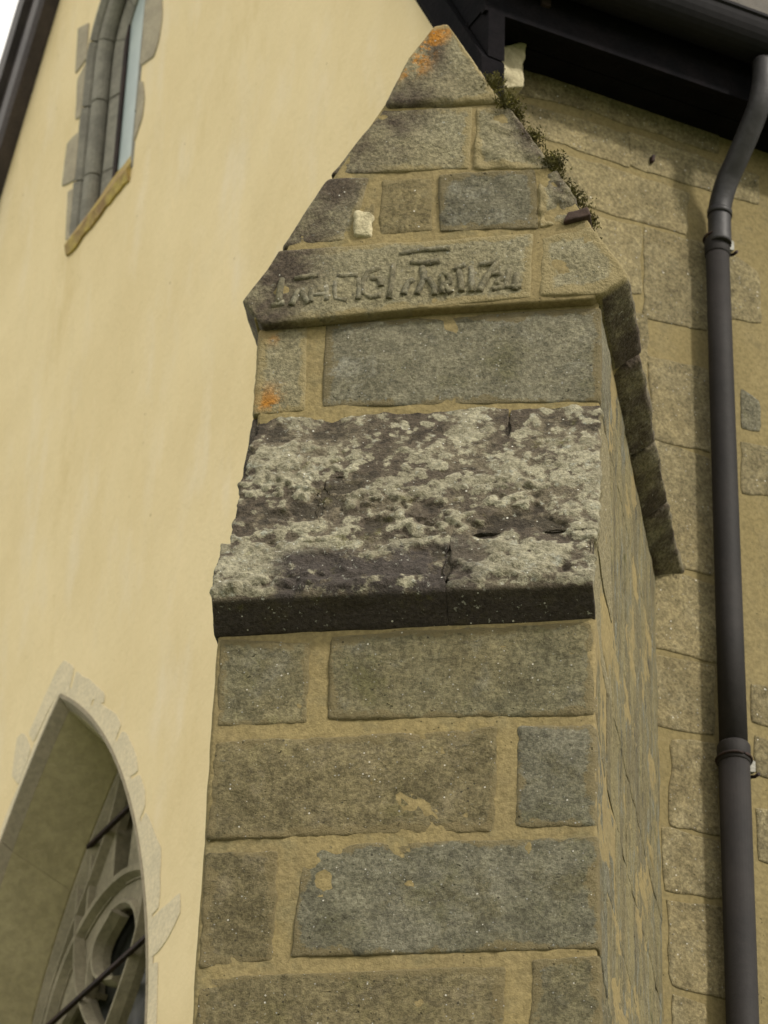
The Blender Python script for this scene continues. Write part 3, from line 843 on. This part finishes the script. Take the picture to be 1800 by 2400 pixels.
def clip(z, r):
    ring = []
    for a in np.linspace(0, 2 * math.pi, 24):
        ring.append(RW(PT + (r + .002) * math.cos(a), z, PO + (r + .002) * math.sin(a)))
    br = tube('bracket', ring, .004, M['iron'], pipe, 8)
    # ear with screw at the right side and spike to the wall
    slab('bracket_ear', [RW(PT + r, z - .025, PO - .008), RW(PT + r + .018, z - .02, PO - .008), RW(PT + r + .018, z + .012, PO - .008), RW(PT + r, z + .015, PO - .008)], NR * .016, M['jamb_blue'], pipe)
    tube('screw', [RW(PT + r + .004, z - .028, PO - .02), RW(PT + r + .022, z - .028, PO - .004), RW(PT + r + .024, z - .028, PO + .014)], .005, M['iron'], pipe, 8)
    tube('spike', [RW(PT, z, PO - r), RW(PT, z, -.04)], .007, M['iron'], pipe, 8)
clip(8.368, .037); clip(6.575, .0455); clip(3.5, .046)

# ================================================================== BUTTRESS
but = thing('buttress', 'weathered grey stone buttress with a lichened set-off and steep gabled top bearing carved lettering', 'buttress', tuple(BW(-.45, .4, 0.0)))
def stone(q, d0, d1, mat, seed, res=.0085, r=.009, amp=(.0055, .003, .0016), freq=(7, 28, 85), name='stone', **kw):
    L_, R_ = quad_edges(q) if len(q) == 4 else q
    w = max(abs(R_[0][1] - L_[0][1]), abs(R_[-1][1] - L_[-1][1])); h = abs(L_[-1][2] - L_[0][2])
    return block(name, front_map(L_, R_, d0, d1), (w, d1 - d0, h), M[mat], but, (res, max(res * 2, .02), res), r, amp, freq, seed, **kw)

# -- mortar body the stones are bedded in
def body(name, u0, u1, d0, d1, z0, z1, mat, seed, amp=(.005, .0018), res=.02):
    return block(name, front_map([(0, u0, z0), (1, u0, z1)], [(0, u1, z0), (1, u1, z1)], d0, d1), (u1 - u0, d1 - d0, z1 - z0), M[mat], but, res, .008, amp, (6, 30), seed)
b1 = body('mortar_bed', -.901, .0005, .0035, 1.85, 3.9, 6.262, 'mortar', 1, res=.022)
body('mortar_bed', -.90, -.009, .009, 1.85, -.05, 3.905, 'mortar', 2, res=.06)
body('mortar_bed', -.872, .0025, .2035, 1.95, 6.3, 7.40, 'mortar', 3, res=.02)

low = dict(
 A1=([(-0.892, 5.985), (-0.668, 5.988), (-0.672, 6.215), (-0.898, 6.240)], 'stone', .20),
 A2=([(-0.628, 5.995), (0.001, 5.975), (0.0, 6.245), (-0.632, 6.235)], 'stone', .30),
 B1=([(-0.893, 5.686), (-0.228, 5.678), (-0.226, 5.960), (-0.893, 5.949)], 'stone_brown', .42),
 B2=([(-0.188, 5.685), (0.003, 5.682), (0.001, 5.962), (-0.183, 5.961)], 'stone_blue', .45),
 C1=([(-0.893, 5.354), (-0.724, 5.367), (-0.724, 5.653), (-0.896, 5.654)], 'stone_brown', .35),
 C2=([(-0.687, 5.375), (0.007, 5.371), (0.005, 5.662), (-0.671, 5.667)], 'stone_blue', .26),
 D1=([(-0.893, 5.060), (-0.206, 5.060), (-0.200, 5.342), (-0.893, 5.335)], 'stone_brown', .42),
 D2=([(-0.154, 5.060), (0.012, 5.065), (0.009, 5.357), (-0.146, 5.353)], 'stone', .48))
for i, (k, (q, mt, dep)) in enumerate(low.items()):
    rough = 1.5 if k in ('B1', 'D2', 'C1') else 1.0
    stone(q, 0.0, dep, mt, 40 + i * 7, amp=(.005 * rough, .0035 * rough, .0018 * rough), r=.014 if k in ('A1', 'A2', 'B2') else .009)
# courses below the frame down to the ground
zc = 5.035; k = 0
while zc > .12:
    h = rs.uniform(.27, .33); z0 = max(.02, zc - h)
    cut = rs.uniform(-.25, -.18) if k % 2 else rs.uniform(-.72, -.62)
    for (a, b) in ((-.893, cut - .02), (cut + .02, .006)):
        stone([(a, z0), (b, z0), (b, zc - .02), (a, zc - .02)], 0.0, .4, rs.choice(['stone', 'stone_brown', 'stone_blue']), 300 + k, res=.035, r=.014); k += 1
    for s_, u0, u1 in ((0, -.912, -.6), (1, -.3, .006)):
        stone([(u0, z0), (u1, z0), (u1, zc - .02), (u0, zc - .02)], .43, .85, 'flank', 400 + k, res=.045, r=.014)
        stone([(u0, z0), (u1, z0), (u1, zc - .02), (u0, zc - .02)], .88, 1.8, 'flank', 430 + k, res=.045, r=.014)
    zc = z0
# flank stones behind the arris stones, both sides
fl = [(5.065, 5.345, [.50, .93, 1.38, 1.8]), (5.370, 5.655, [.28, .74, 1.2, 1.8]), (5.685, 5.955, [.47, .86, 1.34, 1.8]), (5.985, 6.24, [.32, .71, 1.25, 1.8])]
for i, (z0, z1, ds) in enumerate(fl):
    for j in range(len(ds) - 1):
        stone([(-.25, z0 - .016), (.0035, z0 - .016), (.003, z1 + .016), (-.25, z1 + .016)], ds[j] + .004, ds[j + 1] - .004, 'flank', 500, res=.014, r=.003, amp=(.006, .0035, .002))
        stone([(-.901, z0), (-.7, z0), (-.7, z1), (-.901, z1)], ds[j] + .012, ds[j + 1] - .012, 'flank', 560 + i * 9 + j, res=.03, r=.014)

# -- weathered set-off: three courses of sloping, lichen-crusted stones
def slope_off(z): return -.07 + (z - 6.31) / 2.63
def wstone(u0, u1, z0, z1, seed, dark=0.0, lip=False, crust=1.0, flat_=0.0):
    if lip:
        prof = [(0, .003, 6.245), (.20, -.066, 6.300), (.26, -.068, 6.325), (1, slope_off(z1), z1)]
    else:
        prof = [(0, slope_off(z0), z0), (1, slope_off(z1), z1)]
    zb0 = 6.245 if lip else z0
    def mp(p):
        o, z = lerp_poly(prof, p[:, 2])
        w_ = p[:, 2] - np.clip(p[:, 2], 0, 1)
        zb = zb0 + (z1 - zb0) * p[:, 2]
        z = z + w_ * (z1 - zb0)
        b = p[:, 1]
        return BW(u0 + (u1 - u0) * p[:, 0], o + (.42 - o) * b, z + (zb - z) * np.clip(b * 3, 0, 1))
    H = math.hypot(z1 - zb0, .08)
    def lump_h(w, s=seed):
        v = w
        big = fbm(v, 9.5, 71, 4)
        L = 1 - worley(v + .015 * np.stack([fbm(w, 30, 5 + i, 2) for i in range(3)], -1), 30, 11)
        L2 = 1 - worley(w, 68, 12)
        m = smooth(-.28, .16, big + .25 * fbm(w, 40, 33, 2))
        return m, L, L2
    def disp(w, p):
        m, L, L2 = lump_h(w)
        front = smooth(.25, .02, p[:, 1]) 
        top = smooth(6.30, 6.34, w[:, 2]) if lip else 1.0
        k = front * top * crust
        ero = -.014 * smooth(.05, .35, fbm(v_(w), 8.5, 91, 3)) * (1 - flat_)
        return k * (ero + m * (.006 + (.030 * (L - .42) + .013 * (L2 - .4)) * (.35 + .65 * smooth(-.1, .3, fbm(v_(w), 6, 44, 2)))) * (1 - .75 * flat_)) + k * .006 * fbm(w, 40, 8, 3)
    def lum(w, p):
        m, L, L2 = lump_h(w)
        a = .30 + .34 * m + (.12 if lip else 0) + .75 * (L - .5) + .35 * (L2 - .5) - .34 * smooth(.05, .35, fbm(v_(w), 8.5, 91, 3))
        if lip: a = a * smooth(6.29, 6.32, w[:, 2])  # below the nose the colour drops dark, part of the painted lip shade
        return a
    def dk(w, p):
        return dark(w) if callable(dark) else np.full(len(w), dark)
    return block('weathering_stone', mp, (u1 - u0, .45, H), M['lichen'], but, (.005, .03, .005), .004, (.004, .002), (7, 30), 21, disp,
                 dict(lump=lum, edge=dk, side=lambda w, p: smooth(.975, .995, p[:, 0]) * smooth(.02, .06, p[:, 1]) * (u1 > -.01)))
def v_(w): return w * np.array([.9, .9, 1.1])
def ulocal(w): return (w[:, 0] - P0[0]) * TF[0] + (w[:, 1] - P0[1]) * TF[1]
wstone(-.872, -.226, 6.766, 7.035, 21, crust=.8)
wstone(-.223, .004, 6.766, 7.025, 22)
wstone(-.885, -.674, 6.503, 6.788, 23)
wstone(-.671, .006, 6.503, 6.788, 24)
band_lip_shade = lambda w: smooth(-.80, -.72, ulocal(w)) * smooth(-.30, -.36, ulocal(w)) * smooth(6.50, 6.44, w[:, 2]) * .95 + .1 + smooth(6.30, 6.27, w[:, 2]) * .9  # dark band on the stone, plus shade painted on the lip's underside
wstone(-.905, -.3465, 6.245, 6.516, 25, dark=band_lip_shade, lip=True, flat_=.35)
wstone(-.3455, .002, 6.245, 6.516, 26, dark=lambda w: .1 + smooth(6.30, 6.27, w[:, 2]) * .9 + smooth(-.22, -.30, ulocal(w)) * .5, lip=True, flat_=.15)  # lip underside again carries its shade in the colour
def core_map(p):
    z = 6.27 + (7.05 - 6.27) * p[:, 2]
    o = slope_off(z) + .009
    o = np.where(z < 6.32, .0, o)
    return BW(-.888 + .885 * p[:, 0], o + (1.2 - o) * p[:, 1], z)
block('mortar_bed', core_map, (.885, 1.0, .78), M['lichen'], but, (.02, .08, .02), .008, (.004, .002), (8, 40), 19)
# flanks of the set-off and upper stage
for i, (z0, z1) in enumerate([(6.25, 6.515), (6.525, 6.78), (6.79, 7.03), (7.05, 7.345)]):
    for j, (a, b) in enumerate([(.44, .86), (.88, 1.3), (1.32, 1.9)] if i % 2 else [(.44, .70), (.72, 1.18), (1.2, 1.9)]):
        stone([(-.25, z0 - .009), (.0045, z0 - .009), (.005, z1 + .009), (-.25, z1 + .009)], a - .008, b + .004, 'flank', 500, res=.014, r=.003, amp=(.005, .003, .002))
        stone([(-.89, z0), (-.7, z0), (-.7, z1), (-.89, z1)], a, b, 'flank', 640 + i * 5 + j, res=.03, r=.012)

# -- upper stage
orange_u = lambda w, p: smooth(-.775, -.85, ulocal(w) + .03 * fbm(w, 9, 3)) * (smooth(7.17, 7.07, w[:, 2]) + .55 * smooth(7.25, 7.3, w[:, 2]))
stone([(-0.886, 7.045), (-0.748, 7.050), (-0.752, 7.330), (-0.882, 7.325)], .2, .5, 'gable_orange', 61,
      attrs=dict(edge=lambda w, p: 0 * w[:, 0] + .05, orange=orange_u))
stone([(-0.707, 7.058), (0.005, 7.032), (0.010, 7.338), (-0.708, 7.331)], .2, .42, 'stone_pale', 62, amp=(.005, .002))

# -- gable: inscription stone, kneeler, coping and face stones
G0, G1 = .17, .55
def edge_dark(w, p):
    """dark crust on the weathered rim of the left rake"""
    u = ulocal(w); z = w[:, 2]
    rake = np.interp(z, [7.39, 7.53, 7.64, 7.84, 8.05, 8.2, 8.31], [-.92, -.84, -.825, -.70, -.57, -.51, -.42])
    d = u - rake + .02 * fbm(w, 12, 4)
    k = smooth(.24, .07, d) * smooth(8.2, 8.05, z)
    return k + .9 * smooth(.055, .0, np.abs(u + .432) + .02 * fbm(w, 15, 6)) * smooth(8.12, 8.2, z) * smooth(8.275, 8.24, z)
EA = dict(edge=edge_dark)
RA = dict(edge=lambda w, p: smooth(.09, .0, np.interp(w[:, 2], [7.6, 7.79, 8.0, 8.2], [-.015, -.112, -.224, -.345]) - ulocal(w) + .03 * fbm(w, 14, 8)) * 1.2)
OA = dict(edge=edge_dark, orange=lambda w, p: smooth(.10, .03, ulocal(w) - np.interp(w[:, 2], [8.04, 8.2, 8.31], [-.56, -.51, -.43])) * smooth(8.10, 8.15, w[:, 2]))
stone(([(0, -.872, 7.315), (.30, -.925, 7.40), (.62, -.872, 7.49), (1, -.838, 7.562)], [(0, -.168, 7.357), (.3, -.166, 7.42), (.62, -.166, 7.5), (1, -.163, 7.572)]), G0, G1, 'gable', 63, name='inscription_stone', attrs=EA, amp=(.005, .0025), res=.009)
stone(([(0, -.150, 7.360), (.25, -.148, 7.41), (.38, -.147, 7.44), (1, -.143, 7.556)], [(0, .012, 7.355), (.25, .087, 7.412), (.38, .069, 7.446), (1, -.015, 7.592)]), G0, .5, 'gable', 64, name='kneeler_stone', amp=(.006, .004), res=.009, attrs=dict(edge=lambda w, p: smooth(.97, 1.0, p[:, 0]) * smooth(.02, .10, p[:, 1]) * 1.3))
stone([(-.838, 7.566), (-.642, 7.572), (-.596, 7.802), (-.716, 7.806)], G0, G1, 'gable', 65, name='coping_stone', attrs=EA, r=.02, amp=(.007, .003))
stone([(-.640, 7.585), (-.585, 7.585), (-.582, 7.785), (-.590, 7.790)], G0 + .004, G1, 'stone_ochre', 66, name='mortar_fillet', r=.006)
stone([(-.572, 7.592), (-.428, 7.598), (-.428, 7.786), (-.570, 7.785)], G0 + .003, G1, 'stone_ochre', 67)
stone([(-.414, 7.592), (-.150, 7.582), (-.158, 7.790), (-.416, 7.788)], G0 - .002, G1, 'stone_pale', 68, amp=(.007, .005))
stone([(-.146, 7.590), (-.012, 7.594), (-.105, 7.788), (-.152, 7.785)], G0, G1, 'gable', 69, name='coping_stone', amp=(.020, .014), freq=(14, 42), attrs=RA)
stone([(-.085, 7.592), (-.012, 7.612), (-.022, 7.640), (-.075, 7.625)], G0 - .012, G0 + .12, 'shard', 74, name='tile_fragment', res=.007, r=.006, amp=(.006, .003), freq=(25, 60))
stone([(-.712, 7.809), (-.334, 7.803), (-.327, 8.024), (-.574, 8.032)], G0, G1, 'gable', 70, attrs=EA, name='coping_stone', amp=(.006, .003))
stone([(-.325, 7.798), (-.110, 7.786), (-.232, 8.012), (-.319, 8.022)], G0, G1, 'gable', 71, name='coping_stone', amp=(.012, .008), freq=(14, 42), attrs=RA)
stone(([(0, -.572, 8.035), (.55, -.508, 8.205), (1, -.430, 8.322)], [(0, -.246, 8.024), (.55, -.345, 8.215), (1, -.405, 8.322)]), G0 - .012, G1, 'gable_orange', 72, name='apex_stone', attrs=OA, r=.02)
# bedding mortar behind the face stones
def tri_body(name, d0, d1, mat, inset=.012, seed=5):
    L_ = [(0, -.905 + inset, 7.335), (.08, -.895 + inset, 7.41), (.22, -.83 + inset, 7.55), (.24, -.82 + inset, 7.6), (1, -.435, 8.30)]
    R_ = [(0, .0 - inset, 7.345), (.08, .068 - inset, 7.42), (.22, .008 - inset, 7.55), (.24, -.005 - inset, 7.6), (1, -.405, 8.30)]
    return block(name, front_map(L_, R_, d0, d1), (.9, d1 - d0, .95), M[mat], but, .02, .006, (.003, .0015), (8, 30), seed)
tri_body('mortar_bed', G0 + .004, .62, 'mortar')
tri_body('roof_core', .55, 2.1, 'stone_brown', .03)
# pale lump of mortar caught beside the left coping stone
stone([(-.640, 7.592), (-.590, 7.588), (-.586, 7.668), (-.636, 7.678)], G0 - .008, G0 + .03, 'plaster', 73, name='mortar_patch', res=.006, r=.012, amp=(.008, .004), freq=(30, 60))

# -- stone roof slabs running back from the gable to the church
def roof_slab(side, d0, d1, seed):
    if side > 0:
        L_ = [(0, -.004, 7.352), (1, -.44, 8.20)]; R_ = [(0, .080, 7.404), (.06, .068, 7.445), (1, -.395, 8.29)]
    else:
        L_ = [(0, -.925, 7.405), (.06, -.912, 7.45), (1, -.445, 8.29)]; R_ = [(0, -.868, 7.350), (1, -.40, 8.20)]
    block('roof_slab', front_map(L_, R_, d0, d1), (.11, d1 - d0, .95), M['gable'], but, (.02, .02, .02), .015, (.012, .009), (9, 32), seed, None, dict(edge=lambda w, p: 0 * w[:, 0] + 1.3))
dd = [.515, .90, 1.20, 1.60, 2.02]
for i in range(4):
    roof_slab(1, dd[i] + .004, dd[i + 1] - .004, 80 + i)
    roof_slab(-1, dd[i] + .004, dd[i + 1] - .004, 90 + i)

# -- raised lettering of the inscription, cut in relief on the band
strokes = [
[(-0.822, 7.465), (-0.83, 7.381)], [(-0.846, 7.374), (-0.812, 7.383)], [(-0.775, 7.425), (-0.794, 7.373)], [(-0.775, 7.425), (-0.749, 7.375)],
[(-0.790, 7.462), (-0.725, 7.467)], [(-0.742, 7.425), (-0.743, 7.378)], [(-0.705, 7.435), (-0.702, 7.379)], [(-0.741, 7.402), (-0.704, 7.403)],
[(-0.682, 7.443), (-0.679, 7.385), (-0.651, 7.378)], [(-0.677, 7.460), (-0.623, 7.460)], [(-0.619, 7.450), (-0.618, 7.378)],
[(-0.565, 7.483), (-0.597, 7.466), (-0.609, 7.432), (-0.606, 7.402), (-0.585, 7.384), (-0.559, 7.39)], [(-0.589, 7.446), (-0.566, 7.447), (-0.561, 7.42)],
[(-0.529, 7.493), (-0.538, 7.378)], [(-0.515, 7.523), (-0.448, 7.535), (-0.383, 7.534)], [(-0.487, 7.495), (-0.447, 7.488), (-0.408, 7.494)],
[(-0.453, 7.479), (-0.452, 7.433), (-0.466, 7.386)], [(-0.475, 7.438), (-0.491, 7.425), (-0.501, 7.388)], [(-0.451, 7.433), (-0.435, 7.438), (-0.421, 7.407), (-0.42, 7.383)],
[(-0.403, 7.453), (-0.399, 7.385)], [(-0.403, 7.453), (-0.381, 7.441), (-0.381, 7.421), (-0.398, 7.415), (-0.375, 7.385)],
[(-0.357, 7.46), (-0.351, 7.388)], [(-0.371, 7.461), (-0.342, 7.478)], [(-0.325, 7.470), (-0.324, 7.386)],
[(-0.304, 7.474), (-0.256, 7.482), (-0.287, 7.428), (-0.303, 7.384)], [(-0.274, 7.440), (-0.253, 7.444), (-0.239, 7.427), (-0.26, 7.412), (-0.239, 7.397), (-0.271, 7.389)],
[(-0.226, 7.455), (-0.236, 7.397), (-0.194, 7.396)], [(-0.207, 7.440), (-0.21, 7.383)]]
ins = [o for o in but.children if o.name.startswith('inscription_stone')][0]
for i, st in enumerate(strokes):
    P = []
    for a, b in zip(st[:-1], st[1:]):
        for f in np.linspace(0, 1, 5)[:-1]: P.append((a[0] + (b[0] - a[0]) * f, a[1] + (b[1] - a[1]) * f))
    P.append(st[-1])
    P = np.array(P); nz = fbm(np.c_[P * 40, np.zeros(len(P))], 1.0, i); nz2 = fbm(np.c_[P * 40, np.ones(len(P))], 1.0, i + 3)
    path = [BW(p[0] + a * .003, G0 + .003 + b * .003, p[1] + b * .003) for p, a, b in zip(P, nz, nz2)]
    rad = [.0088 + .003 * a for a in nz2]; rad[0] *= .8; rad[-1] *= 1.1
    tube('letter_stroke', path, rad, M['letters'], ins, 8)

# ================================================================== small growth
def moss_patch(name, spots, label, r0, seed):
    rnd = random.Random(seed); V = []; Fc = []
    for p, rr, n in spots:
        p = np.array(p)
        for _ in range(n):
            c = p + np.array([rnd.gauss(0, rr), rnd.gauss(0, rr), rnd.gauss(0, rr * .8)])
            d = np.array([rnd.gauss(0, 1), rnd.gauss(0, 1) - .6, abs(rnd.gauss(0, 1)) + .2]); d /= np.linalg.norm(d)
            s = np.cross(d, [rnd.random(), rnd.random(), rnd.random() + .1]); s /= np.linalg.norm(s) + 1e-9
            L = rnd.uniform(.004, .013); w = rnd.uniform(.0015, .0035); i = len(V)
            V += [c - s * w, c + s * w, c + d * L]; Fc.append((i, i + 1, i + 2))
    ob = link_mesh(name, V, Fc, M['moss'])
    ob['kind'] = 'stuff'; ob['label'] = label; ob['category'] = 'moss'
    return ob
sp = []
for i in range(26):
    f = i / 25
    u = -.30 + .24 * f + rs.uniform(-.01, .01); z = 8.10 - .46 * f
    u = np.interp(z, [7.60, 7.79, 8.0, 8.22], [-.015, -.112, -.224, -.345]) + rs.uniform(-.012, .008)
    if rs.random() < .75: sp.append((BW(u, rs.uniform(.165, .30), z), .012 + .006 * rs.random(), 520))
sp.append((BW(-.33, .5, 8.20), .02, 250)); sp.append((BW(-.26, .45, 8.11), .018, 260))
moss_patch('moss', sp, 'yellow-green moss growing along the right rake of the buttress gable', .01, 3)
# crumbling pale plaster fillet between buttress roof and wall, just under the eaves
def fil_map(p):
    t = .045 + .085 * p[:, 0]; z = 8.585 + .175 * p[:, 2] + .05 * p[:, 0]
    return C0 + SC * (DR * t[:, None] + NR * (.10 - .13 * p[:, 1])[:, None] + UP * z[:, None])
block('plaster_fillet', fil_map, (.085, .13, .18), M['plaster'], church, .008, .012, (.012, .006), (18, 50), 7)
